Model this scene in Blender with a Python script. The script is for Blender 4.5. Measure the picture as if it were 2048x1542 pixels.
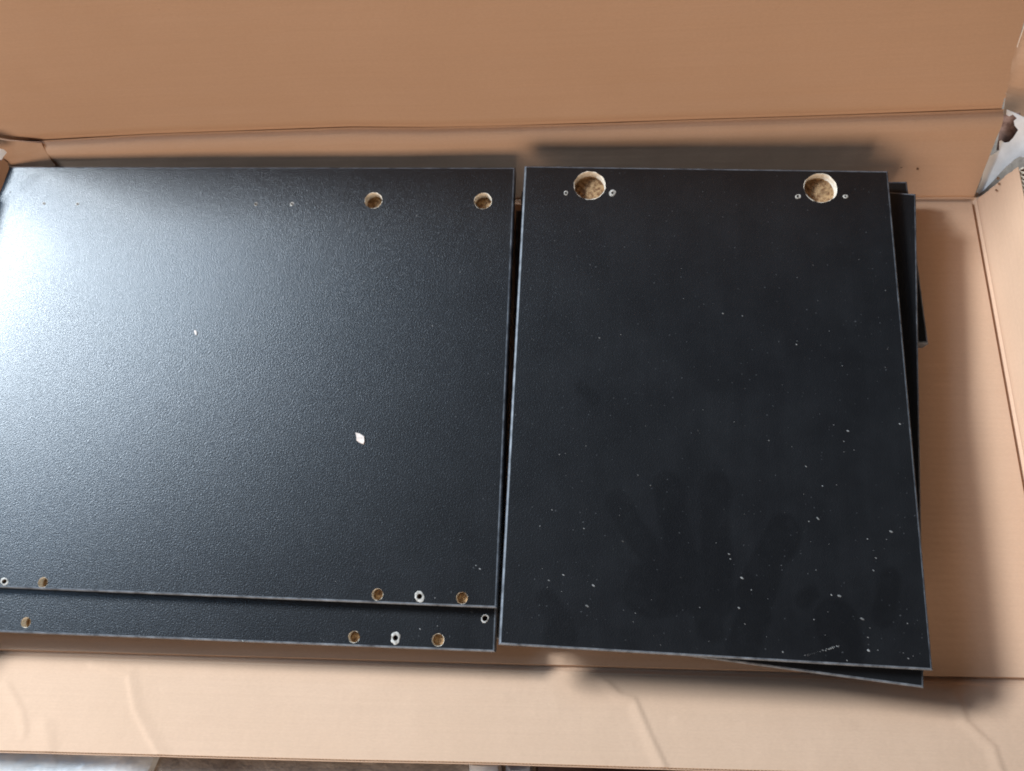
import bpy, bmesh, math, random
import numpy as np
from mathutils import Vector, Matrix, noise as mnoise

random.seed(7); rng = np.random.default_rng(7)
for o in list(bpy.data.objects): bpy.data.objects.remove(o, do_unlink=True)
scene = bpy.context.scene
COL = scene.collection

# ------------------------------------------------------------------ camera
CAM = np.array([0.0, 0.0, 0.84])                       # the phone is held 0.84 m above the ground
R = np.array([[0.9979, -0.0078, 0.0642], [0.0246, 0.9638, -0.2654], [-0.0598, 0.2664, 0.9620]])
F_PX = 1500.0
cd = bpy.data.cameras.new('camera'); cam = bpy.data.objects.new('camera', cd); COL.objects.link(cam)
cam.matrix_world = Matrix.Translation(CAM) @ Matrix(R.tolist()).to_quaternion().normalized().to_matrix().to_4x4()
cd.sensor_fit = 'HORIZONTAL'; cd.sensor_width = 36.0; cd.lens = 36.0 * F_PX / 2048.0
cd.clip_start = 0.01; cd.clip_end = 100.0
scene.camera = cam
scene.cycles.pixel_filter_type = 'BLACKMAN_HARRIS'; scene.cycles.filter_width = 1.9
scene.render.resolution_x = 1024; scene.render.resolution_y = 771

# ------------------------------------------------------------------ world and lamps
w = bpy.data.worlds.new('World'); scene.world = w; w.use_nodes = True
bg = w.node_tree.nodes['Background']; bg.inputs['Color'].default_value = (0.95, 0.95, 1.0, 1); bg.inputs['Strength'].default_value = 0.035

def area(name, loc, target, sx, sy, power, color):
    l = bpy.data.lights.new(name, 'AREA'); l.shape = 'RECTANGLE'; l.size = sx; l.size_y = sy
    l.energy = power; l.color = color
    o = bpy.data.objects.new(name, l); COL.objects.link(o); o.location = loc
    o.rotation_euler = (Vector(target) - Vector(loc)).to_track_quat('-Z', 'Y').to_euler()
    return o
area('window_light', (-2.88, 1.32, 2.45), (-0.1, 0.2, 0.05), 0.95, 0.50, 350, (0.82, 0.92, 1.0))
area('window_sky_light', (-2.30, 1.15, 2.3), (-0.1, 0.2, 0.05), 2.3, 1.2, 92, (0.42, 0.67, 1.0))
area('front_fill_light', (-0.4, -2.7, 0.80), (0.0, 0.5, 0.2), 2.6, 1.5, 86, (1.0, 0.80, 0.64))  # added soft fill lamp in front of the box, brightens lid and back wall

vs = scene.view_settings
vs.view_transform = 'Standard'; vs.look = 'None'; vs.exposure = -0.12; vs.gamma = 1.0; vs.use_curve_mapping = False

# ------------------------------------------------------------------ pixel helpers (full-size photograph pixels)
def ray(u, v): return R @ np.array([(u - 1024) / F_PX, -(v - 771) / F_PX, -1.0])
def at_z(u, v, z):
    d = ray(u, v); return CAM + d * ((z - CAM[2]) / d[2])
def at_plane(u, v, P, n):
    d = ray(u, v); n = np.asarray(n, float); return CAM + d * (np.dot(np.asarray(P) - CAM, n) / np.dot(d, n))

FLOOR = 0.006; T = 0.0162
Z_R1 = FLOOR + 5 * T                                  # top of the right-hand stack
Z_L1 = FLOOR + 4 * T                                  # top of the left-hand stack

# ------------------------------------------------------------------ materials
class NT:
    def __init__(self, name):
        m = bpy.data.materials.new(name); m.use_nodes = True; self.m = m; self.t = m.node_tree
        self.b = self.t.nodes['Principled BSDF']
    def n(self, typ, **kw):
        nd = self.t.nodes.new(typ)
        for k, v in kw.items():
            if k.startswith('i_'):
                key = k[2:]; key = int(key) if key.isdigit() else key
                nd.inputs[key].default_value = v
            else: setattr(nd, k, v)
        return nd
    def l(self, a, b): self.t.links.new(a, b)
    def math(self, op, a, b=None, c=None, clamp=False):
        nd = self.n('ShaderNodeMath', operation=op, use_clamp=clamp)
        for i, v in enumerate((a, b, c)):
            if v is None: continue
            if isinstance(v, (int, float)): nd.inputs[i].default_value = v
            else: self.l(v, nd.inputs[i])
        return nd.outputs[0]
    def noise(self, vec, scale, detail=2, rough=0.5):
        nd = self.n('ShaderNodeTexNoise'); nd.inputs['Scale'].default_value = scale
        nd.inputs['Detail'].default_value = detail; nd.inputs['Roughness'].default_value = rough
        if vec is not None: self.l(vec, nd.inputs['Vector'])
        return nd.outputs['Fac']
    def ramp(self, fac, stops):
        nd = self.n('ShaderNodeValToRGB'); e = nd.color_ramp.elements
        while len(e) < len(stops): e.new(0.5)
        for k, (p, c) in zip(e, stops):
            k.position = p; k.color = (c, c, c, 1) if isinstance(c, (int, float)) else (*c, 1)
        self.l(fac, nd.inputs[0]); return nd.outputs[0]
    def mapping(self, vec, scale=(1, 1, 1), rot=(0, 0, 0)):
        nd = self.n('ShaderNodeMapping'); nd.inputs['Scale'].default_value = scale; nd.inputs['Rotation'].default_value = rot
        self.l(vec, nd.inputs['Vector']); return nd.outputs[0]
    def streak(self, vec, long, deg):
        nd = self.n('ShaderNodeMapping', vector_type='TEXTURE'); nd.inputs['Scale'].default_value = (long, 1, 1)
        nd.inputs['Rotation'].default_value = (0, 0, math.radians(deg)); self.l(vec, nd.inputs['Vector']); return nd.outputs[0]
    def mix(self, fac, a, b, blend='MIX'):
        nd = self.n('ShaderNodeMix', data_type='RGBA', blend_type=blend)
        for s, v in ((nd.inputs[0], fac), (nd.inputs[6], a), (nd.inputs[7], b)):
            if isinstance(v, (int, float)): s.default_value = v
            elif isinstance(v, tuple): s.default_value = (*v, 1)
            else: self.l(v, s)
        return nd.outputs[2]
    def bump(self, h, strength, dist, prev=None):
        nd = self.n('ShaderNodeBump'); nd.inputs['Strength'].default_value = strength; nd.inputs['Distance'].default_value = dist
        self.l(h, nd.inputs['Height'])
        if prev is not None: self.l(prev, nd.inputs['Normal'])
        return nd.outputs[0]

def mat_cardboard(name, base, flute=0.15):
    k = NT(name); uv = k.n('ShaderNodeTexCoord').outputs['UV']
    fib = k.noise(k.mapping(uv, (5, 330, 1)), 1.0, 3, 0.6)           # streaks along the sheet
    blot = k.noise(uv, 9.0, 3, 0.55)
    fine = k.noise(uv, 900, 2, 0.6)
    dark = tuple(c * 0.975 for c in base); light = tuple(min(1, c * 1.015) for c in base)
    c = k.mix(k.ramp(fib, [(0.3, 0.0), (0.7, 1.0)]), dark, light)
    c = k.mix(k.ramp(blot, [(0.35, 0.0), (0.75, 0.35)]), c, tuple(x * y for x, y in zip(base, (0.90, 0.88, 0.84))))
    speck = k.noise(uv, 160, 2, 0.5)
    c = k.mix(k.ramp(speck, [(0.74, 0.0), (0.80, 0.25)]), c, tuple(x * 0.6 for x in base))
    c = k.mix(k.ramp(k.noise(k.mapping(uv, (260, 620, 1)), 1.0, 3, 0.65), [(0.3, 0.0), (0.7, 0.24)]), c, tuple(x * 0.72 for x in base))
    k.l(c, k.b.inputs['Base Color'])
    k.b.inputs['Roughness'].default_value = 0.8
    k.b.inputs['Specular IOR Level'].default_value = 0.18
    wv = k.n('ShaderNodeTexWave', wave_type='BANDS', bands_direction='Y', wave_profile='SIN')
    wv.inputs['Scale'].default_value = 42.0; wv.inputs['Distortion'].default_value = 0.6
    wv.inputs['Detail'].default_value = 1.0; wv.inputs['Detail Scale'].default_value = 0.4
    k.l(uv, wv.inputs['Vector'])
    b = k.bump(wv.outputs['Fac'], flute, 0.0003)
    b = k.bump(k.noise(uv, 28, 3, 0.6), 0.18, 0.004, b)
    b = k.bump(fine, 0.25, 0.0002, b)
    k.l(b, k.b.inputs['Normal'])
    return k.m

def capsule_field(k, p, caps):
    """Smooth union of capsules in object space (x, y); returns signed distance in metres."""
    out = None
    for (a, b, r) in caps:
        ba = Vector((b[0] - a[0], b[1] - a[1], 0)); L2 = max(ba.length_squared, 1e-9)
        s = k.n('ShaderNodeVectorMath', operation='SUBTRACT'); k.l(p, s.inputs[0]); s.inputs[1].default_value = (a[0], a[1], 0)
        d = k.n('ShaderNodeVectorMath', operation='DOT_PRODUCT'); k.l(s.outputs[0], d.inputs[0]); d.inputs[1].default_value = ba / L2
        h = k.math('ADD', d.outputs['Value'], 0.0, clamp=True)
        sc = k.n('ShaderNodeVectorMath', operation='SCALE'); sc.inputs[0].default_value = ba; k.l(h, sc.inputs['Scale'])
        df = k.n('ShaderNodeVectorMath', operation='SUBTRACT'); k.l(s.outputs[0], df.inputs[0]); k.l(sc.outputs[0], df.inputs[1])
        ln = k.n('ShaderNodeVectorMath', operation='LENGTH'); k.l(df.outputs[0], ln.inputs[0])
        dist = k.math('SUBTRACT', ln.outputs['Value'], r)
        out = dist if out is None else k.math('SMOOTH_MIN', out, dist, 0.004)
    return out

def mat_laminate(name, caps=None, dust=0.5):
    k = NT(name); oc = k.n('ShaderNodeTexCoord').outputs['Object']
    flat = k.mapping(oc, (1, 1, 0.0))
    peb = k.noise(k.streak(flat, 2.0, -38), 1050, 2, 0.55)
    big = k.noise(flat, 7, 3, 0.6)
    fine = k.noise(flat, 1500, 1, 0.5)
    base = k.mix(k.ramp(big, [(0.3, 0.0), (0.8, 1.0)]), (0.0048, 0.0048, 0.0055), (0.0072, 0.0072, 0.0078))
    dmask = k.math('MULTIPLY', k.ramp(k.noise(flat, 16, 4, 0.65), [(0.25, 0.15), (0.8, 1.0)]), dust)
    dmask = k.math('MULTIPLY', dmask, k.ramp(k.noise(k.mapping(flat, (70, 9, 1)), 1.0, 3, 0.6), [(0.2, 0.55), (0.8, 1.0)]))
    rough = 0.31
    if caps:
        wob = k.n('ShaderNodeTexNoise'); wob.inputs['Scale'].default_value = 30; wob.inputs['Detail'].default_value = 3
        k.l(flat, wob.inputs['Vector'])
        off = k.n('ShaderNodeVectorMath', operation='MULTIPLY_ADD'); k.l(wob.outputs['Color'], off.inputs[0])
        off.inputs[1].default_value = (0.012, 0.012, 0); off.inputs[2].default_value = (-0.006, -0.006, 0)
        ad = k.n('ShaderNodeVectorMath', operation='ADD'); k.l(flat, ad.inputs[0]); k.l(off.outputs[0], ad.inputs[1])
        sd = capsule_field(k, ad.outputs[0], caps)
        wipe = k.n('ShaderNodeMapRange', interpolation_type='SMOOTHSTEP'); k.l(sd, wipe.inputs['Value'])
        wipe.inputs['From Min'].default_value = -0.004; wipe.inputs['From Max'].default_value = 0.004
        wipe.inputs['To Min'].default_value = 0.22; wipe.inputs['To Max'].default_value = 1.0
        brk = k.ramp(k.noise(flat, 60, 4, 0.7), [(0.34, 0.0), (0.64, 0.6)])
        dmask = k.math('MULTIPLY', dmask, k.math('MAXIMUM', wipe.outputs[0], brk))
    col = k.mix(dmask, base, (0.078, 0.080, 0.086))
    spk = k.ramp(k.noise(flat, 330, 1, 0.4), [(0.745, 0.0), (0.78, 1.0)])
    col = k.mix(k.math('MULTIPLY', spk, 0.08), col, (0.45, 0.45, 0.45))
    k.l(col, k.b.inputs['Base Color'])
    k.l(k.math('ADD', k.math('MULTIPLY', peb, 0.10), rough - 0.03), k.b.inputs['Roughness'])
    k.b.inputs['Specular IOR Level'].default_value = 0.37
    k.b.inputs['Coat Weight'].default_value = 0.05; k.b.inputs['Coat Roughness'].default_value = 0.16
    b = k.bump(k.ramp(peb, [(0.36, 0.0), (0.70, 1.0)]), 0.6, 0.00022)
    b = k.bump(fine, 0.25, 0.0001, b)
    k.l(b, k.b.inputs['Normal'])
    return k.m

def mat_simple(name, c1, c2, scale, rough=0.6, bump=0.3, bdist=0.0005, detail=3, spec=0.4, lo=0.35, hi=0.65):
    k = NT(name); oc = k.n('ShaderNodeTexCoord').outputs['Object']
    f = k.noise(oc, scale, detail, 0.6)
    k.l(k.mix(k.ramp(f, [(lo, 0.0), (hi, 1.0)]), c1, c2), k.b.inputs['Base Color'])
    k.b.inputs['Roughness'].default_value = rough; k.b.inputs['Specular IOR Level'].default_value = spec
    k.l(k.bump(f, bump, bdist), k.b.inputs['Normal'])
    return k.m

def mat_ground():
    k = NT('old_concrete'); oc = k.n('ShaderNodeTexCoord').outputs['Object']
    a = k.noise(oc, 14, 5, 0.65); b_ = k.noise(oc, 90, 3, 0.6); vo = k.noise(oc, 4, 3, 0.5)
    c = k.mix(k.ramp(a, [(0.3, 0.0), (0.7, 1.0)]), (0.16, 0.115, 0.085), (0.33, 0.27, 0.215))
    c = k.mix(k.ramp(b_, [(0.55, 0.0), (0.75, 0.6)]), c, (0.10, 0.085, 0.07))
    c = k.mix(k.ramp(vo, [(0.45, 0.0), (0.6, 0.5)]), c, (0.42, 0.37, 0.32))
    k.l(c, k.b.inputs['Base Color']); k.b.inputs['Roughness'].default_value = 0.85
    k.l(k.bump(a, 0.6, 0.01, k.bump(b_, 0.5, 0.002)), k.b.inputs['Normal'])
    return k.m

CARD = (0.54, 0.347, 0.230)
M_CARD = mat_cardboard('brown_cardboard', CARD)
M_FLUTE = mat_cardboard('fluting_paper', (0.66, 0.55, 0.43), 0.0)
M_LINER = mat_simple('white_liner_paper', (0.74, 0.73, 0.71), (0.84, 0.84, 0.83), 60, 0.7, 0.2)
M_EDGE = mat_simple('worn_edge_band', (0.025, 0.027, 0.032), (0.17, 0.18, 0.195), 70, 0.5, 0.5, 0.0006, 5, 0.4, 0.3, 0.72)
M_CHIP = mat_simple('chipboard_core', (0.15, 0.068, 0.026), (0.46, 0.285, 0.14), 240, 0.85, 0.9, 0.0012, 4)
M_CHIPRIM = mat_simple('pale_chipboard', (0.62, 0.52, 0.40), (0.78, 0.70, 0.58), 300, 0.85, 0.6, 0.0006)
M_RAW = mat_simple('raw_white_chips', (0.22, 0.19, 0.155), (0.52, 0.48, 0.43), 300, 0.85, 0.8, 0.0006)
M_SPECK = mat_simple('pale_dust_flakes', (0.05, 0.045, 0.04), (0.30, 0.29, 0.275), 55, 0.8, 0.2)
M_TORN_SHADE = mat_simple('shaded_torn_paper', (0.10, 0.05, 0.035), (0.26, 0.16, 0.125), 90, 0.9)  # torn paper with the shade inside the rip painted into its brown
M_GROUND = mat_ground()
M_LAM = mat_laminate('black_laminate', None, 0.10)

# ------------------------------------------------------------------ object helpers
def link(name, me, mats, parent=None, loc=None, rotz=0.0):
    o = bpy.data.objects.new(name, me); COL.objects.link(o)
    for m in (mats if isinstance(mats, (list, tuple)) else [mats]): me.materials.append(m)
    if loc is not None: o.location = loc
    o.rotation_euler = (0, 0, rotz)
    if parent is not None: o.parent = parent
    return o
def tag(o, label=None, cat=None, group=None, kind=None):
    if label: o['label'] = label
    if cat: o['category'] = cat
    if group: o['group'] = group
    if kind: o['kind'] = kind
    return o
def smooth(me, ang=40):
    for p in me.polygons: p.use_smooth = True
    try: me.set_sharp_from_angle(angle=math.radians(ang))
    except Exception: pass

def sheet(name, P, ns, nt, thick, mats, parent, us=1.0, ut=1.0, s_vals=None, t_vals=None, smooth_ang=50):
    """Solid sheet: P(s, t) gives the inner face; thick extrudes along minus its normal. UV in metres."""
    S = np.linspace(0, 1, ns + 1) if s_vals is None else np.asarray(s_vals)
    Tt = np.linspace(0, 1, nt + 1) if t_vals is None else np.asarray(t_vals)
    ns, nt = len(S) - 1, len(Tt) - 1
    G = np.array([[P(s, t) for t in Tt] for s in S], float)
    ds = np.gradient(G, axis=0); dt = np.gradient(G, axis=1)
    N = np.cross(ds, dt); N /= np.linalg.norm(N, axis=2, keepdims=True) + 1e-12
    B = G - N * thick
    verts = np.concatenate([G.reshape(-1, 3), B.reshape(-1, 3)]); off = (ns + 1) * (nt + 1)
    I = lambda i, j: i * (nt + 1) + j
    faces = []
    for i in range(ns):
        for j in range(nt):
            a, b, c, d = I(i, j), I(i + 1, j), I(i + 1, j + 1), I(i, j + 1)
            faces.append((a, b, c, d)); faces.append((off + d, off + c, off + b, off + a))
    for i in range(ns):
        a, b = I(i, 0), I(i + 1, 0); faces.append((b, a, off + a, off + b))
        a, b = I(i, nt), I(i + 1, nt); faces.append((a, b, off + b, off + a))
    for j in range(nt):
        a, b = I(0, j), I(0, j + 1); faces.append((a, b, off + b, off + a))
        a, b = I(ns, j), I(ns, j + 1); faces.append((b, a, off + a, off + b))
    me = bpy.data.meshes.new(name); me.from_pydata(verts.tolist(), [], faces); me.update()
    uvl = me.uv_layers.new(name='UVMap')
    suv = [(S[v // (nt + 1)] * us, Tt[v % (nt + 1)] * ut) for v in range(off)]; suv = suv + suv
    flat = np.array([suv[l.vertex_index] for l in me.loops], float).ravel()
    uvl.data.foreach_set('uv', flat)
    smooth(me, smooth_ang)
    return link(name, me, mats, parent)

def nz(x, y, z=0.0): return mnoise.noise(Vector((x, y, z)))
def seg_dist(p, a, b):
    ax, ay = a; bx, by = b; dx, dy = bx - ax, by - ay
    h = max(0, min(1, ((p[0] - ax) * dx + (p[1] - ay) * dy) / (dx * dx + dy * dy + 1e-12)))
    ex, ey = p[0] - ax - h * dx, p[1] - ay - h * dy
    side = 1 if dx * (p[1] - ay) - dy * (p[0] - ax) > 0 else -1
    return math.hypot(ex, ey), side
def crease(p, line, w, amp, skew=0.0):
    best = (1e9, 1)
    for a, b in zip(line[:-1], line[1:]):
        d = seg_dist(p, a, b)
        if d[0] < best[0]: best = d
    d, s = best
    ww = w * (1 + skew * s)
    return amp * max(0.0, 1 - d / ww)

# ------------------------------------------------------------------ ground
me = bpy.data.meshes.new('ground'); bm = bmesh.new()
bmesh.ops.create_grid(bm, x_segments=60, y_segments=60, size=4.0)
for v in bm.verts: v.co.z = 0.0 if max(abs(v.co.x), abs(v.co.y)) < 0.85 else 0.004 * nz(v.co.x * 2, v.co.y * 2)
bm.to_mesh(me); bm.free()
tag(link('ground', me, M_GROUND), 'mottled old concrete ground around the cardboard box', 'ground', kind='structure')

# ------------------------------------------------------------------ the cardboard box
box = bpy.data.objects.new('cardboard_box', None); COL.objects.link(box); box.location = (0, 0, 0)
tag(box, 'long shallow brown cardboard box with torn corners, its lid folded up behind the boards', 'box')

XL = -0.703
BL = np.array([XL, 0.470]); BR = np.array([0.4906, 0.464]); FRc = np.array([0.5035, -0.0735]); FLc = np.array([XL - 0.004, -0.0785])
def lerp(a, b, t): return np.asarray(a) * (1 - t) + np.asarray(b) * t
TH = 0.0045

# floor
fold = [tuple(at_z(u, v, FLOOR)[:2]) for u, v in ((1880, 1030), (1890, 1150), (1906, 1275), (1962, 1352))]
def P_floor(s, t):
    p = lerp(lerp(FLc + (-0.010, -0.010), FRc + (0.010, -0.010), s), lerp(BL + (-0.010, 0.010), BR + (0.010, 0.010), s), t)
    z = FLOOR - 0.0004
    e = min((1 - s) * 1.17, s * 1.17, t * 0.54, (1 - t) * 0.54)
    z -= 0.0050 * max(0, 1 - (abs(e - 0.0098) / 0.0032) ** 2)
    if p[0] > 0.30: z += crease(p, fold, 0.008, 0.0008, 0.4)
    return (p[0], p[1], z)
def dens(a, b, n, ends=()):  # parameter values with extra samples near given ends
    v = set(np.linspace(0, 1, n + 1).round(6))
    L = abs(b - a)
    if 0 in ends: v |= {round(x / L, 6) for x in (0.004, 0.006, 0.0068, 0.008, 0.009, 0.0098, 0.0106, 0.0118, 0.013, 0.014, 0.016)}
    if 1 in ends: v |= {round(1 - x / L, 6) for x in (0.004, 0.006, 0.0068, 0.008, 0.009, 0.0098, 0.0106, 0.0118, 0.013, 0.014, 0.016)}
    return sorted(v)
sheet('box_floor', P_floor, 0, 0, TH, M_CARD, box, 1.17, 0.54, s_vals=dens(0, 1.17, 160, (0, 1)), t_vals=dens(0, .54, 90, (0, 1)))

# back wall (leans out) and lid, one folded profile cut at the crease
LEAN_B = math.radians(29); nB = (0, math.cos(LEAN_B), -math.sin(LEAN_B))
crease_px = ((-30, 291), (60, 285), (300, 272), (500, 265), (700, 258), (850, 259), (1000, 256), (1200, 250), (1400, 243), (1600, 237), (1800, 230), (2011, 222))
cw = np.array([at_plane(u, v, (0, 0.467, FLOOR), nB) for u, v in crease_px])
XB0, XB1 = XL - 0.004, 0.4895
def crease_at(x): return np.array([x, np.interp(x, cw[:, 0], cw[:, 1]), np.interp(x, cw[:, 0], cw[:, 2])])
xc_top = cw[-1, 0]
def P_back(s, t):
    b = lerp(BL, BR, s); xt = XB0 + (xc_top - XB0) * s
    top = crease_at(xt); base = np.array([b[0] , b[1] + 0.0015, FLOOR - 0.002])
    p = lerp(base, top, t)
    h = t * 0.096
    # rolled ridge just below the fold, soft dents along the wall
    ridge = 0.0020 * math.exp(-((0.096 - h - 0.014) / 0.010) ** 2) * (1 + 0.5 * nz(xt * 6, 1.0)) - 0.0046 * math.exp(-((0.096 - h) / 0.0045) ** 2)
    groove = -0.003 * math.exp(-(h / 0.0028) ** 2)
    dent = 0.0016 * nz(xt * 6, h * 14, 3.1) + 0.0002 * nz(xt * 40, h * 70, 5.0)
    d = ridge + groove + dent * min(1, h / 0.02) + 0.0015 * math.sin(math.pi * t ** 1.6)
    n = np.array([0, -math.cos(LEAN_B), math.sin(LEAN_B)])
    return p + n * d
sheet('back_wall', P_back, 0, 0, TH, M_CARD, box, 1.17, 0.096, s_vals=np.linspace(0, 1, 241), t_vals=sorted(set(np.linspace(0, 1, 41)) | set(np.linspace(0.8, 1, 17)) | {0.02, 0.04}))

LEAN_F = math.radians(10); LID = 0.268
lid_right = [(0.0, 0.0)] + [(at_plane(u, v, cw[-1], (0, math.cos(LEAN_F), -math.sin(LEAN_F)))) for u, v in ((2010, 205), (2022, 165), (2030, 118), (2046, 75), (2066, 10))]
lr_t = [0.0] + [(q[2] - cw[-1][2]) / (LID * math.cos(LEAN_F)) for q in lid_right[1:]] + [1.0]
lr_x = [xc_top] + [q[0] for q in lid_right[1:]] + [0.515]
def P_lid(s, t):
    x1 = np.interp(t, lr_t, lr_x) + (0.0022 * nz(t * 60, 9.0) if t < 0.9 else 0)
    x0 = XB0 - 0.004
    x = x0 + (x1 - x0) * s
    c = crease_at(min(x, xc_top)); h = t * LID - 0.005 * (1 - t)
    p = np.array([x, c[1] + h * math.sin(LEAN_F), c[2] + 0.0006 + h * math.cos(LEAN_F)])
    d = -0.0046 * (math.exp(-(h / 0.0075) ** 2) if h > 0 else 1.0 - h * 80) 
    d += (0.0040 * nz(x * 2.2, h * 4, 7.7) + 0.0003 * nz(x * 11, h * 26, 2.2)) * min(1, h / 0.03)
    d += 0.0004 * nz(x * 5, h * 60, 3.0) * min(1, h / 0.03)
    if s > 0.85: d -= 0.012 * ((s - 0.85) / 0.15) ** 2 * t
    return p + np.array([0, -math.cos(LEAN_F), math.sin(LEAN_F)]) * d
sheet('lid', P_lid, 0, 0, TH, M_CARD, box, 1.17, LID, s_vals=np.linspace(0, 1, 221), t_vals=sorted(set(np.linspace(0, 1, 61)) | set(np.linspace(0, 0.15, 31))))

# front wall, splayed far out, with creases
LEAN_FW = math.radians(65); nF = (0, math.cos(LEAN_FW), math.sin(LEAN_FW)); PF = (0, -0.0772, FLOOR)
top_px = ((-60, 1496), (0, 1498), (300, 1507), (700, 1519), (1000, 1526), (1400, 1540), (1700, 1550), (2048, 1562))
tw = np.array([at_plane(u, v, PF, nF) for u, v in top_px])
X0F, X1F = XL - 0.01, 0.512
def wall_pt(u, v): q = at_plane(u, v, PF, nF); return (q[0], math.hypot(q[1] - PF[1], q[2] - PF[2]))
folds_front = [
    ([wall_pt(u, v) for u, v in ((1215, 1366), (1240, 1390), (1270, 1400), (1300, 1470), (1335, 1545))], 0.007, 0.0012, 0.6),
    ([wall_pt(u, v) for u, v in ((185, 1330), (255, 1348), (268, 1420), (300, 1480), (318, 1512))], 0.007, 0.0010, -0.6),
    ([wall_pt(u, v) for u, v in ((15, 1365), (45, 1420), (52, 1460))], 0.006, 0.0008, 0.5),
    ([wall_pt(u, v) for u, v in ((330, 1372), (600, 1380), (900, 1388), (1010, 1392))], 0.006, 0.0005, 0.5),
    ([wall_pt(u, v) for u, v in ((1350, 1440), (1500, 1443), (1700, 1450))], 0.006, 0.0005, 0.5),
    ([wall_pt(u, v) for u, v in ((1915, 1395), (1935, 1450), (1990, 1500), (2010, 1560))], 0.007, 0.0010, 0.5),
    ([wall_pt(u, v) for u, v in ((1900, 1385), (1925, 1372), (1962, 1352))], 0.008, 0.001, 0.2),
    ([wall_pt(u, v) for u, v in ((90, 1448), (100, 1500))], 0.012, 0.0008, 0.2),
]
nFv = np.array([0, math.cos(LEAN_FW), math.sin(LEAN_FW)])
def front_H(x): return math.hypot(np.interp(x, tw[:, 0], tw[:, 1]) - PF[1], np.interp(x, tw[:, 0], tw[:, 2]) - PF[2])
def P_front(s, t):
    x = X0F + (X1F - X0F) * s; H = front_H(x); h = t * H
    yb = np.interp(x, (FLc[0], FRc[0]), (FLc[1], FRc[1])) - 0.001
    base = np.array([x, yb, FLOOR - 0.0012])
    p = base + np.array([0, -math.sin(LEAN_FW), math.cos(LEAN_FW)]) * h
    d = -0.0022 * math.exp(-(h / 0.0035) ** 2)
    for line, wdt, amp, sk in folds_front: d += crease((x, h), line, wdt, amp, sk)
    d += (0.0020 * nz(x * 4, h * 10, 1.7) + 0.0003 * nz(x * 20, h * 50, 4.2)) * min(1, h / 0.02)
    return p + nFv * d
fw = sheet('front_wall', lambda s, t: P_front(1 - s, t), 0, 0, 0.0008, M_CARD, box, 1.18, 0.092, s_vals=np.linspace(0, 1, 481), t_vals=sorted(set(np.linspace(0, 1, 51)) | {0.01, 0.03}))
# outer liner and the fluting between them, seen on the cut edge
def P_front_out(s, t): return P_front(1 - s, t) - nFv * 0.0036
sheet('outer_liner', P_front_out, 0, 0, 0.0008, [M_LINER if False else M_CARD], box, 1.18, 0.092, s_vals=np.linspace(0, 1, 81), t_vals=np.linspace(0, 1.012, 9))
def flute_strip(name, P, n, length, period, amp, t0, t1, mid):
    per = max(1, int(length / period)); seg = 6; V = []; Fc = []
    for i in range(per * seg + 1):
        s = i / (per * seg); a = math.sin(2 * math.pi * i / seg + 0.3) * amp
        for t in (t0, t1): V.append(np.asarray(P(s, t)) + n * (mid + a))
    for i in range(per * seg): Fc.append((2 * i, 2 * i + 2, 2 * i + 3, 2 * i + 1))
    me = bpy.data.meshes.new(name); me.from_pydata([tuple(v) for v in V], [], Fc); me.update()
    me.uv_layers.new(name='UVMap'); smooth(me, 80)
    o = link(name, me, M_FLUTE, box); sm = o.modifiers.new('thickness', 'SOLIDIFY'); sm.thickness = 0.0003; sm.offset = 0
    return o
flute_strip('fluting', lambda s, t: P_front(1 - s, t), nFv, 1.19, 0.0033, 0.0012, 0.90, 0.999, -0.0022)

# right wall, upright, cut along its top edge
LEAN_R = math.radians(2)
rtop = np.array([at_plane(u, v, (0.491, 0, FLOOR), (math.cos(LEAN_R), 0, -math.sin(LEAN_R))) for u, v in ((2033, 325), (2033, 360), (2048, 440))])
HR = 0.0815
def P_right(s, t):
    b = lerp(BR, FRc, s); h = t * HR
    # torn back end: the edge slants away from the corner
    cut = max(0, 0.001 + 0.003 * t + 0.0015 * nz(t * 14, 3.3))
    y = b[1] - cut * (1 - s) ** 6 if s < 0.5 else b[1]
    d = -0.0028 * math.exp(-(h / 0.003) ** 2) + (0.0014 * nz(y * 12, h * 25, 8.0)) * min(1, h / 0.02)
    return np.array([b[0] + 0.0012 + h * math.sin(LEAN_R) - d, y, FLOOR - 0.002 + h * math.cos(LEAN_R)])
sheet('right_wall', P_right, 0, 0, 0.0008, M_CARD, box, 0.54, HR, s_vals=np.linspace(0, 1, 121), t_vals=sorted(set(np.linspace(0, 1, 25)) | {0.02}))
nR = np.array([1.0, 0, 0])
sheet('outer_liner', lambda s, t: P_right(s, t) + nR * 0.0078, 0, 0, 0.0008, M_CARD, box, 0.54, HR, s_vals=np.linspace(0, 1, 61), t_vals=np.linspace(0, 0.985, 9))
flute_strip('fluting', P_right, nR, 0.54, 0.0060, 0.0030, 0.80, 0.995, 0.0042)

# left wall
HL = 0.114
def P_left(s, t):
    b = lerp(FLc, BL, s); h = t * HL
    d = (0.0016 * nz(b[1] * 10, h * 25, 6.0)) * min(1, h / 0.02) - 0.0025 * math.exp(-(h / 0.003) ** 2)
    return np.array([b[0] - 0.001 - h * 0.02 + d, b[1] - 0.012 * t * s ** 8, FLOOR - 0.002 + h])
sheet('left_wall', P_left, 0, 0, TH, M_CARD, box, 0.54, HL, s_vals=np.linspace(0, 1, 81), t_vals=np.linspace(0, 1, 21))

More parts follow.
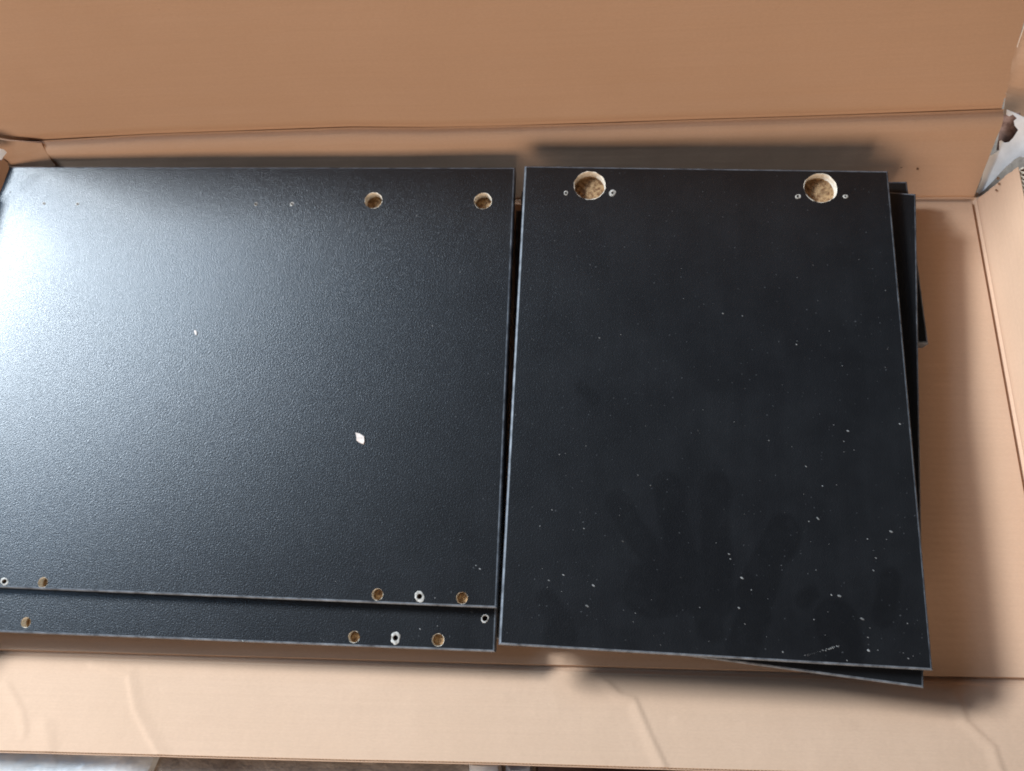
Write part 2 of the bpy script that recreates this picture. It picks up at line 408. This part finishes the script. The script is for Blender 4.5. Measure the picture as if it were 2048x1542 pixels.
# flat pieces outlined from the photograph on their own planes
def patch(name, px, P0, n, thick, mat, parent, bend=None, sub=3, zoff=0.0):
    n = np.asarray(n, float); n /= np.linalg.norm(n)
    pts = [at_plane(u, v, P0, n) for u, v in px]
    if np.dot(CAM - pts[0], n) < 0: n = -n
    bm = bmesh.new(); vs_ = [bm.verts.new(p) for p in pts]; f = bm.faces.new(vs_); f.normal_update()
    if np.dot(np.array(f.normal), n) < 0: f.normal_flip()
    bmesh.ops.triangulate(bm, faces=bm.faces[:])
    for _ in range(sub): bmesh.ops.subdivide_edges(bm, edges=[e for e in bm.edges if e.calc_length() > 0.006], cuts=1)
    bmesh.ops.triangulate(bm, faces=bm.faces[:])
    for v in bm.verts:
        p = np.array(v.co); v.co = Vector(p + n * ((bend(p) if bend else 0.0) + zoff))
    ex = bmesh.ops.extrude_face_region(bm, geom=bm.faces[:])
    for g in ex['geom']:
        if isinstance(g, bmesh.types.BMVert): g.co += Vector(n * thick)
    bmesh.ops.recalc_face_normals(bm, faces=bm.faces[:])
    me = bpy.data.meshes.new(name); bm.to_mesh(me); bm.free()
    uvl = me.uv_layers.new(name='UVMap')
    for l in me.loops:
        c = me.vertices[l.vertex_index].co; uvl.data[l.index].uv = (c.x + c.y, c.z)
    smooth(me, 45)
    return link(name, me, mat, parent)

# torn white outer liner bridging the back right corner, with a hole ripped through it
corner = np.array([0.4915, 0.470, FLOOR])
nC = (-0.62, -0.70, 0.35)
pl = corner + np.array([0.004, 0.004, 0])
bendC = lambda p: 0.002 * nz(p[0] * 60, p[1] * 60, p[2] * 60)
patch('torn_liner', [(2013, 219), (2030, 226), (2064, 240), (2066, 318), (2040, 312), (2029, 318), (2010, 335), (1990, 358), (1968, 380), (1955, 392),
                     (1950, 391), (1955, 378), (1963, 360), (1970, 332), (1976, 312), (1990, 306), (1999, 300), (1999, 282), (2003, 280),
                     (2010, 285), (2018, 284), (2026, 276), (2037, 259), (2030, 250), (2028, 241), (2034, 236), (2026, 229), (2019, 232), (2013, 229)],
      pl, nC, 0.0006, M_LINER, box, bendC)
patch('torn_liner', [(1993, 300), (2004, 230), (2040, 225), (2046, 262), (2030, 292), (2010, 300)], pl + np.array([0.010, 0.010, 0]), nC, 0.001, M_TORN_SHADE, box, bendC)  # paper behind the rip, shade painted into its dark colour
# frayed strip along the torn edge of the lid and the dust flap standing behind it
patch('dust_flap', [(2006, 232), (2011, 190), (2020, 140), (2034, 92), (2052, 40), (2105, 10), (2110, 262), (2064, 240), (2030, 226)],
      (0.5, 0.562, 0.12), (-0.25, -0.95, 0.15), 0.004, M_CARD, box, lambda p: 0.002 * nz(p[0] * 30, p[2] * 30))
patch('torn_tab', [(2028, 92), (2036, 93), (2030, 128), (2023, 160), (2018, 168), (2017, 150), (2022, 122)], (0.5, 0.535, 0.10), (-0.2, -0.95, 0.2), 0.0012, M_CARD, box,
      lambda p: 0.001 * nz(p[0] * 50, p[2] * 50))
# folded tab tucked into the back left corner, torn white liner behind it
nT = (0.25, -math.cos(LEAN_B), math.sin(LEAN_B))
patch('corner_tab', [(-40, 268), (15, 279), (60, 283), (84, 285), (92, 300), (104, 318), (113, 330), (60, 331), (10, 331), (-40, 331)],
      crease_at(-0.63) + np.array([0, -0.006, -0.008]), nT, 0.003, M_CARD, box, lambda p: 0.002 * nz(p[0] * 40, p[2] * 40))
patch('torn_liner', [(-60, 295), (-5, 296), (8, 299), (14, 305), (8, 312), (3, 320), (-8, 318), (-60, 330)],
      crease_at(-0.63) + np.array([0, -0.022, -0.004]), (0.5, -0.5, 0.6), 0.0006, M_LINER, box, bendC)
patch('corner_tab', [(-40, 322), (4, 318), (14, 326), (17, 338), (8, 362), (0, 392), (-40, 520)], (XL + 0.010, 0.45, 0.09), (0.75, -0.15, 0.6), 0.003, M_CARD, box,
      lambda p: 0.0015 * nz(p[0] * 40, p[2] * 40))

# small punctures in the walls, drawn as flat dark discs
M_HOLE = mat_simple('hole_shade_brown', (0.10, 0.05, 0.025), (0.22, 0.12, 0.06), 300, 0.9)  # brown darkened to paint in the shade inside punctures and pilot holes
for u, v, r, where in ((1801, 331, 0.0022, 'b'), (1834, 336, 0.0016, 'b'), (2000, 357, 0.0018, 'r'), (2001, 367, 0.0013, 'r'), (1996, 380, 0.0012, 'r')):
    if where == 'b': P0, n = (0, 0.468, FLOOR), nB
    else: P0, n = (0.4925, 0, FLOOR), (1, 0, -0.03)
    px = [(u + 2048 * r * 0.95 * math.cos(a) * random.uniform(0.6, 1.2), v + 2048 * r * 0.95 * math.sin(a) * random.uniform(0.6, 1.2)) for a in np.linspace(0, 2 * math.pi, 9)[:-1]]
    patch('puncture', px, P0, n, 0.0004, M_HOLE, box, None, 0, 0.0018)

# ------------------------------------------------------------------ black boards
def make_core(W, D, t, holes):
    bm = bmesh.new(); bmesh.ops.create_cube(bm, size=1.0)
    for v in bm.verts: v.co = Vector((v.co.x * W, v.co.y * D, (v.co.z + 0.5) * t))
    me = bpy.data.meshes.new('core'); bm.to_mesh(me); bm.free()
    if not holes: return me
    ob = bpy.data.objects.new('core', me); COL.objects.link(ob)
    bm = bmesh.new()
    for x, y, r, dep in holes:
        m = Matrix.Translation((x, y, t - dep / 2 + 0.005))
        bmesh.ops.create_cone(bm, cap_ends=True, segments=32, radius1=r, radius2=r, depth=dep + 0.01, matrix=m)
    cm = bpy.data.meshes.new('cut'); bm.to_mesh(cm); bm.free()
    co = bpy.data.objects.new('cut', cm); COL.objects.link(co)
    md = ob.modifiers.new('b', 'BOOLEAN'); md.operation = 'DIFFERENCE'; md.solver = 'EXACT'; md.object = co
    dg = bpy.context.evaluated_depsgraph_get()
    out = bpy.data.meshes.new_from_object(ob.evaluated_get(dg))
    bpy.data.objects.remove(ob); bpy.data.objects.remove(co)
    return out

def edge_bands(root, W, D, t, b, mat):
    prof = [(0, t)] + [(b * math.sin(a), t - b * 0.9 * (1 - math.cos(a))) for a in np.linspace(0.25, math.pi / 2, 6)] + [(b, 0.0005), (b - 0.0005, 0.0), (0, 0)]
    cs = [(-W / 2, D / 2), (W / 2, D / 2), (W / 2, -D / 2), (-W / 2, -D / 2)]
    sg = [(-1, 1), (1, 1), (1, -1), (-1, -1)]
    for i in range(4):
        j = (i + 1) % 4; V = []; Fc = []; n = len(prof); seg = 24
        for q in range(seg + 1):
            f = q / seg
            for o, z in prof:
                x0, y0 = cs[i][0] + sg[i][0] * o, cs[i][1] + sg[i][1] * o
                x1, y1 = cs[j][0] + sg[j][0] * o, cs[j][1] + sg[j][1] * o
                V.append((x0 + (x1 - x0) * f, y0 + (y1 - y0) * f, z))
        for q in range(seg):
            for c in range(n):
                d = (c + 1) % n; Fc.append((q * n + c, q * n + d, (q + 1) * n + d, (q + 1) * n + c))
        Fc.append(tuple(range(n))[::-1]); Fc.append(tuple(seg * n + c for c in range(n)))
        me = bpy.data.meshes.new('edge_band'); me.from_pydata(V, [], Fc); me.update()
        bm = bmesh.new(); bm.from_mesh(me); bmesh.ops.recalc_face_normals(bm, faces=bm.faces[:]); bm.to_mesh(me); bm.free()
        smooth(me, 50); link('edge_band', me, mat, root)

def hole_lining(root, name, x, y, r, dep, t, seed):
    rr = random.Random(seed); seg = 36; V = []; Fc = []; mi = []
    rows = [(r * 1.01, t + 0.00025, 0.03), (r * 0.985, t + 0.0001, 0.012), (r * 0.975, t - dep * 0.35, 0.006), (r * 0.97, t - dep * 0.75, 0.01), (r * 0.93, t - dep + 0.0006, 0.0),
            (r * 0.75, t - dep + 0.0008, 0.0), (r * 0.5, t - dep + 0.0008, 0.0), (r * 0.25, t - dep + 0.0008, 0.0)]
    for ri, (q, z, jit) in enumerate(rows):
        for a in range(seg):
            th = 2 * math.pi * a / seg
            qq = q * (1 + jit * rr.uniform(-1, 1)); zz = z
            if ri >= 4: zz += min(0.0012, 0.12 * r) * (0.9 * nz(q * math.cos(th) * 260 + seed, q * math.sin(th) * 260) + rr.uniform(-0.3, 0.3))
            V.append((x + qq * math.cos(th), y + qq * math.sin(th), zz))
    for ri in range(len(rows) - 1):
        for a in range(seg):
            b = (a + 1) % seg
            Fc.append((ri * seg + a, (ri + 1) * seg + a, (ri + 1) * seg + b, ri * seg + b)[::-1]); mi.append(1 if ri < 3 else 0)
    V.append((x, y, t - dep + 0.0009)); c = len(V) - 1; base = (len(rows) - 1) * seg
    for a in range(seg): Fc.append((base + a, base + (a + 1) % seg, c)); mi.append(0)
    me = bpy.data.meshes.new(name); me.from_pydata(V, [], Fc); me.update()
    for p, m in zip(me.polygons, mi): p.material_index = m
    smooth(me, 60)
    return link(name, me, [M_CHIP, M_CHIPRIM], root)

def pilot_hole(root, x, y, r_in, r_out, t, seed, flake=1.0):
    """Ragged pale collar of broken laminate round a small screw hole."""
    rr = random.Random(seed); seg = 22; V = []; Fc = []
    outer = [r_out * (1 + 0.13 * math.sin(2 * math.pi * a / seg * 2 + seed) * flake + 0.10 * rr.uniform(-1, 1)) for a in range(seg)]
    for a in range(seg):
        th = 2 * math.pi * a / seg; cx, cy = math.cos(th), math.sin(th)
        V.append((x + outer[a] * cx, y + outer[a] * cy, t + 0.00008))
        V.append((x + outer[a] * 0.86 * cx, y + outer[a] * 0.86 * cy, t + 0.0003 + rr.uniform(0, 0.0003)))
        V.append((x + (r_in * 1.15) * cx, y + (r_in * 1.15) * cy, t + 0.0003))
        V.append((x + r_in * 0.95 * cx, y + r_in * 0.95 * cy, t - 0.0012))
        V.append((x + r_in * 0.9 * cx, y + r_in * 0.9 * cy, t - 0.0098))
    for a in range(seg):
        b = (a + 1) % seg
        for k_ in range(4): Fc.append((a * 5 + k_, b * 5 + k_, b * 5 + k_ + 1, a * 5 + k_ + 1))
    Fc.append(tuple(a * 5 + 4 for a in range(seg)))
    me = bpy.data.meshes.new('pilot_hole'); me.from_pydata(V, [], Fc); me.update()
    for p in me.polygons:
        p.material_index = 1 if p.index % 4 == 3 or len(p.vertices) > 4 else 0
    smooth(me, 60)
    return link('pilot_hole', me, [M_RAW, M_HOLE], root)

BAND = 0.0024
def board(name, corners, ztop, label, holes=(), pilots=(), mat=None, caps_px=None, dust=0.1):
    """corners: TL, TR, BR, BL in world XY (outer size incl. edge bands); holes in photo pixels."""
    c = [np.asarray(q)[:2] for q in corners]; ctr = sum(c) / 4
    ux = ((c[1] - c[0]) + (c[2] - c[3])); rot = math.atan2(ux[1], ux[0])
    W = (np.linalg.norm(c[1] - c[0]) + np.linalg.norm(c[2] - c[3])) / 2; D = (np.linalg.norm(c[0] - c[3]) + np.linalg.norm(c[1] - c[2])) / 2
    t = T - 0.0002
    cr, sr = math.cos(-rot), math.sin(-rot)
    def loc(u, v):
        p = at_z(u, v, ztop)[:2] - ctr; return (p[0] * cr - p[1] * sr, p[0] * sr + p[1] * cr)
    H = [(*loc(u, v), d / 2, dep, nm) for u, v, d, dep, nm in holes]
    Pn = [(*loc(u, v), ri, ro) for u, v, ri, ro in pilots]
    cut = [(x, y, r, dep) for x, y, r, dep, nm in H] + [(x, y, ri * 1.02, 0.0105) for x, y, ri, ro in Pn]
    me = make_core(W - 2 * BAND, D - 2 * BAND, t, cut); me.name = name
    me.materials.clear()
    if mat is None: mat = M_LAM
    if caps_px:
        caps = []
        for (a, b, r) in caps_px: caps.append((loc(*a), loc(*b), r * 0.00048))
        mat = mat_laminate('dusty_black_laminate', caps, dust)
    root = link(name, me, [mat, M_CHIP], None, (ctr[0], ctr[1], ztop - t), rot)
    tag(root, label, 'board', 'black boards packed in the box')
    edge_bands(root, W - 2 * BAND, D - 2 * BAND, t, BAND, M_EDGE)
    for i, (x, y, r, dep, nm) in enumerate(H): hole_lining(root, nm, x, y, r, dep - 0.0002, t, i + 3)
    for i, (x, y, ri, ro) in enumerate(Pn): pilot_hole(root, x, y, ri, ro, t, i + 11)
    return root

def rect_from(tr, br, W):
    tr = np.asarray(tr)[:2]; br = np.asarray(br)[:2]; v = (tr - br) / np.linalg.norm(tr - br); l = np.array([-v[1], v[0]])
    return [tr + l * W, tr, br, br + l * W]

# right-hand stack, top to bottom
prints = [((1236, 1007), (1312, 1128), 26), ((1335, 974), (1358, 1098), 30), ((1429, 971), (1434, 1154), 30), ((1300, 1182), (1400, 1160), 52),
          ((1380, 1150), (1420, 1190), 50), ((1568, 1062), (1510, 1187), 34), ((1507, 1230), (1486, 1295), 34), ((1672, 1240), (1684, 1300), 40),
          ((1095, 1199), (1125, 1242), 20), ((1118, 1270), (1122, 1272), 30), ((1160, 772), (1190, 800), 12), ((1782, 1160), (1764, 1232), 22),
          ((1412, 1210), (1422, 1260), 24), ((1622, 1190), (1610, 1200), 16)]
rc = [at_z(u, v, Z_R1) for u, v in ((1049, 331), (1777, 341), (1867, 1342), (997, 1290))]
board('board', rc, Z_R1, 'dusty black board with two large hinge cup holes and hand marks, right stack top',
      holes=[(1179.5, 371, 0.035, 0.0125, 'hinge_cup_hole'), (1641, 376, 0.0355, 0.0115, 'hinge_cup_hole')],
      pilots=[(1132, 386, 0.0013, 0.0026), (1225, 386, 0.0013, 0.0040), (1596, 393, 0.0015, 0.0030), (1691, 393, 0.0010, 0.0026)],
      caps_px=prints, dust=0.11)
z2 = Z_R1 - T
board('board', rect_from(at_z(1833, 387, z2), at_z(1849, 1377, z2), 0.400), z2,
      'black board lying askew directly under the board with hinge cup holes')
z3 = Z_R1 - 2 * T
board('board', rect_from(at_z(1815, 362, z3), at_z(1858, 687, z3), 0.435), z3,
      'short black board poking out under the askew board at the back right')
z4 = Z_R1 - 3 * T
board('board', rect_from((0.335, 0.455), (0.325, -0.045), 0.383), z4, 'black board second from the bottom of the right stack')
board('board', rect_from((0.330, 0.450), (0.335, -0.050), 0.385), Z_R1 - 4 * T, 'black board at the bottom of the right stack, flat on the box floor')
# left-hand stack
Lc = [at_z(u, v, Z_L1) for u, v in ((15, 337), (1031, 334), (994, 1217), (-170, 1181))]
WL = 0.642
board('board', rect_from(Lc[1], Lc[2], WL), Z_L1, 'wide glossy black board with two round cam holes, mirroring the bright window',
      holes=[(747, 401, 0.0205, 0.0125, 'cam_hole'), (966, 402, 0.0205, 0.0125, 'cam_hole'),
             (86, 1165, 0.0105, 0.010, 'dowel_hole'), (755, 1189, 0.0115, 0.009, 'dowel_hole'), (924, 1196, 0.0115, 0.008, 'dowel_hole')],
      pilots=[(512, 408, 0.0011, 0.0022), (584, 408, 0.0012, 0.0024), (155, 408, 0.0008, 0.0018), (88, 407, 0.0008, 0.0018), (9, 1163, 0.0022, 0.0040), (839, 1193, 0.0024, 0.0052)])
z2 = Z_L1 - T
b2 = rect_from(at_z(989.5, 1240, z2), at_z(990.5, 1305, z2), WL)
br = at_z(990.5, 1305, z2)[:2]; bl = at_z(0, 1265, z2)[:2]; ud = (br - bl) / np.linalg.norm(br - bl); up = np.array([-ud[1], ud[0]])
board('board', [br - ud * WL + up * 0.49, br + up * 0.49, br, br - ud * WL], z2, 'black board whose drilled front strip shows below the wide left board',
      holes=[(52, 1245, 0.0105, 0.010, 'dowel_hole'), (708, 1274, 0.0115, 0.009, 'dowel_hole'), (876, 1280, 0.0122, 0.008, 'dowel_hole')],
      pilots=[(791, 1276, 0.0024, 0.0054), (970, 1237, 0.0026, 0.0040)])
board('board', rect_from((-0.058, 0.445), (-0.064, -0.045), 0.61), Z_L1 - 2 * T, 'black board second from the bottom of the left stack')
board('board', rect_from((-0.060, 0.440), (-0.060, -0.048), 0.61), Z_L1 - 3 * T, 'black board at the bottom of the left stack, flat on the box floor')

# ------------------------------------------------------------------ loose chips and specks on the boards
def flake(name, px, z, thick, mat, label=None, cat=None):
    V = []; n = len(px)
    for u, v in px:
        p = at_z(u, v, z); V.append((p[0], p[1]))
    c = np.mean(V, axis=0)
    bm = bmesh.new(); top = []; bot = []
    for i, p in enumerate(V):
        bot.append(bm.verts.new((p[0] - c[0], p[1] - c[1], 0.0001))); top.append(bm.verts.new(((p[0] - c[0]) * 0.9, (p[1] - c[1]) * 0.9, thick * random.uniform(0.7, 1.3))))
    ctr = bm.verts.new((0, 0, thick * 1.25))
    for i in range(n):
        j = (i + 1) % n; bm.faces.new((bot[i], bot[j], top[j], top[i])); bm.faces.new((top[i], top[j], ctr))
    bm.faces.new(bot); bmesh.ops.recalc_face_normals(bm, faces=bm.faces[:])
    me = bpy.data.meshes.new(name); bm.to_mesh(me); bm.free()
    o = link(name, me, mat, None, (c[0], c[1], z)); tag(o, label, cat); return o
M_PAPER = mat_simple('cream_paper_chip', (0.50, 0.40, 0.34), (0.68, 0.58, 0.51), 300, 0.8, 0.3)
flake('paper_chip', [(711, 865), (720, 867), (729, 873), (730, 882), (728, 889), (720, 886), (713, 881), (713, 875)], Z_L1, 0.0010, M_PAPER,
      'largest cream flake lying in the middle of the wide left board', 'paper chip')
flake('wood_flake', [(388, 661), (391, 660), (394, 664), (394, 670), (391, 670), (389, 666)], Z_L1, 0.0006, M_PAPER,
      'tiny white sliver on the bluish sheen of the wide left board', 'flake')

specks = [(1199, 676, 3), (1446, 627, 3), (1485, 632, 2), (1593, 689, 3), (1718, 519, 3), (1696, 862, 4), (1612, 933, 3), (1645, 972, 4), (1636, 1037, 5), (1618, 1043, 3),
          (1735, 1078, 3), (1782, 1063, 6), (1458, 1108, 4), (1461, 1118, 3), (1484, 1156, 5), (1503, 1180, 4), (1478, 1216, 5), (1679, 1192, 6), (1663, 1190, 3), (1187, 1171, 5),
          (1174, 1212, 6), (1246, 1083, 4), (1632, 1140, 3), (1752, 1116, 3), (1747, 1141, 3), (1725, 1238, 6), (1740, 1256, 3), (1736, 1275, 3), (1815, 1247, 4), (1737, 1301, 6),
          (1694, 1321, 3), (1566, 1304, 5), (1628, 1239, 3), (1800, 848, 4), (1817, 1317, 3), (1098, 1161, 3), (1127, 1150, 3), (1119, 909, 3), (1131, 907, 2), (1172, 892, 2),
          (1276, 950, 3), (1301, 971, 3), (1155, 911, 2), (1396, 861, 2), (1367, 597, 2), (1308, 566, 2), (1168, 1057, 3), (1104, 1020, 3), (1080, 1052, 3), (1490, 1248, 3)]
lspecks = [(643, 565, 3), (728, 563, 3), (747, 579, 3), (865, 652, 3), (848, 677, 3), (833, 432, 3), (761, 354, 2), (780, 600, 2), (915, 590, 2), (920, 545, 2), (486, 640, 2),
           (485, 640, 2), (877, 512, 2), (960, 1138, 3), (952, 1131, 3), (870, 1196, 3), (486, 1282, 4), (60, 390, 3), (20, 384, 5), (76, 416, 3), (875, 1252, 3), (840, 1258, 3)]
bm = bmesh.new()
def add_speck(u, v, z, d, seed):
    rr = random.Random(seed); p = at_z(u, v, z); n = 5; r = d * 0.5 * 0.00034; a0 = rr.uniform(0, 6); st = rr.uniform(1.0, 2.6); ang = math.radians(-35 + rr.uniform(-15, 15))
    bot, top = [], []
    for i in range(n):
        th = a0 + 2 * math.pi * i / n; x, y = r * st * math.cos(th) * rr.uniform(.8, 1.2), r * math.sin(th) * rr.uniform(.8, 1.2)
        x, y = x * math.cos(ang) - y * math.sin(ang), x * math.sin(ang) + y * math.cos(ang)
        bot.append(bm.verts.new((p[0] + x, p[1] + y, z + 0.00006))); top.append(bm.verts.new((p[0] + x * .7, p[1] + y * .7, z + 0.0003)))
    for i in range(n):
        j = (i + 1) % n; bm.faces.new((bot[i], bot[j], top[j], top[i]))
    bm.faces.new(top)
for i, (u, v, d) in enumerate(specks): add_speck(u, v, Z_R1, d, i)
for i, (u, v, d) in enumerate(lspecks): add_speck(u, v, Z_L1 if v < 1215 else Z_L1 - T, d, 100 + i)
rr = random.Random(5)
for i in range(70):                                     # finer grit, denser towards the front of the right board
    v = 480 + 840 * rr.random() ** 0.7; u = rr.uniform(1080 - (v - 330) * 0.05, 1760 + (v - 340) * 0.085)
    if v < 1275 + (u - 1000) * 0.055: add_speck(u, v, Z_R1, rr.choice((1.2, 1.5, 1.5, 2.0)), 400 + i)
for i in range(22): add_speck(rr.uniform(420, 1005), rr.uniform(430, 1180), Z_L1, rr.choice((1.2, 1.5)), 900 + i)
# scratch of broken laminate near the front right corner
for i in range(26):
    f = i / 25; add_speck(1608 + 70 * f + rr.uniform(-2, 2), 1312 - 20 * f + rr.uniform(-1.5, 1.5), Z_R1, 1.2 + 2.5 * max(0, 1 - abs(f - 0.75) / 0.35), 1200 + i)
me = bpy.data.meshes.new('dust_specks'); bm.to_mesh(me); bm.free()
tag(link('dust_specks', me, M_SPECK), 'pale dust, grit and chips scattered over the black boards', 'dust', kind='stuff')

# ------------------------------------------------------------------ scraps on the ground in front of the box
def lump(name, px, z0, h, mat, label, cat, seed, rough=0.25, n=22):
    """Low crumpled scrap whose outline is given by pixels on the ground."""
    pts = [at_z(u, v, z0)[:2] for u, v in px]; c = sum(pts) / len(pts)
    bm = bmesh.new(); rings = []
    m = len(pts)
    for k_, (f, zz) in enumerate(((1.0, 0.0), (0.97, 0.5), (0.85, 0.9), (0.6, 1.0), (0.3, 1.0))):
        ring = []
        for i in range(m * 3):
            a = pts[i // 3]; b = pts[(i // 3 + 1) % m]; p = lerp(a, b, (i % 3) / 3) - c
            zq = h * zz * (1 + (rough * 2 * nz(p[0] * 45 + seed, p[1] * 45, k_) if k_ else 0))
            ring.append(bm.verts.new((p[0] * f, p[1] * f, max(0.0003, zq))))
        rings.append(ring)
    for r0, r1 in zip(rings[:-1], rings[1:]):
        for i in range(len(r0)):
            j = (i + 1) % len(r0); bm.faces.new((r0[i], r0[j], r1[j], r1[i]))
    bm.faces.new(rings[-1]); bm.faces.new(rings[0][::-1]); bmesh.ops.recalc_face_normals(bm, faces=bm.faces[:])
    me = bpy.data.meshes.new(name); bm.to_mesh(me); bm.free(); smooth(me, 35)
    o = link(name, me, mat, None, (c[0], c[1], z0)); tag(o, label, cat); return o
M_FILM = mat_simple('crumpled_pale_film', (0.42, 0.43, 0.43), (0.62, 0.60, 0.58), 20, 0.4, 0.6, 0.01)
M_DARK = mat_simple('dark_brown_wood', (0.035, 0.016, 0.010), (0.09, 0.045, 0.028), 40, 0.6)
M_GREY = mat_simple('grey_plastic', (0.22, 0.23, 0.25), (0.42, 0.43, 0.45), 60, 0.4)
lump('plastic_film', [(-150, 1480), (80, 1480), (330, 1490), (300, 1560), (180, 1640), (-150, 1640)], 0.0005, 0.012, M_FILM,
     'crumpled whitish plastic film on the ground beside the front left edge of the box', 'plastic film', 3)
lump('white_scrap', [(938, 1520), (1000, 1522), (1008, 1560), (990, 1600), (942, 1598)], 0.0005, 0.010, M_LINER,
     'small white paper scrap on the ground just below the front edge of the box', 'paper scrap', 5)
lump('grey_scrap', [(1012, 1522), (1064, 1524), (1068, 1600), (1010, 1590)], 0.0005, 0.008, M_GREY,
     'small grey plastic scrap between the white scrap and the dark strip', 'plastic scrap', 8)
lump('wood_strip', [(1072, 1520), (1420, 1530), (1420, 1610), (1072, 1600)], 0.0005, 0.012, M_DARK,
     'dark brown wooden strip on the ground below the front edge of the box', 'wood strip', 9, 0.08)
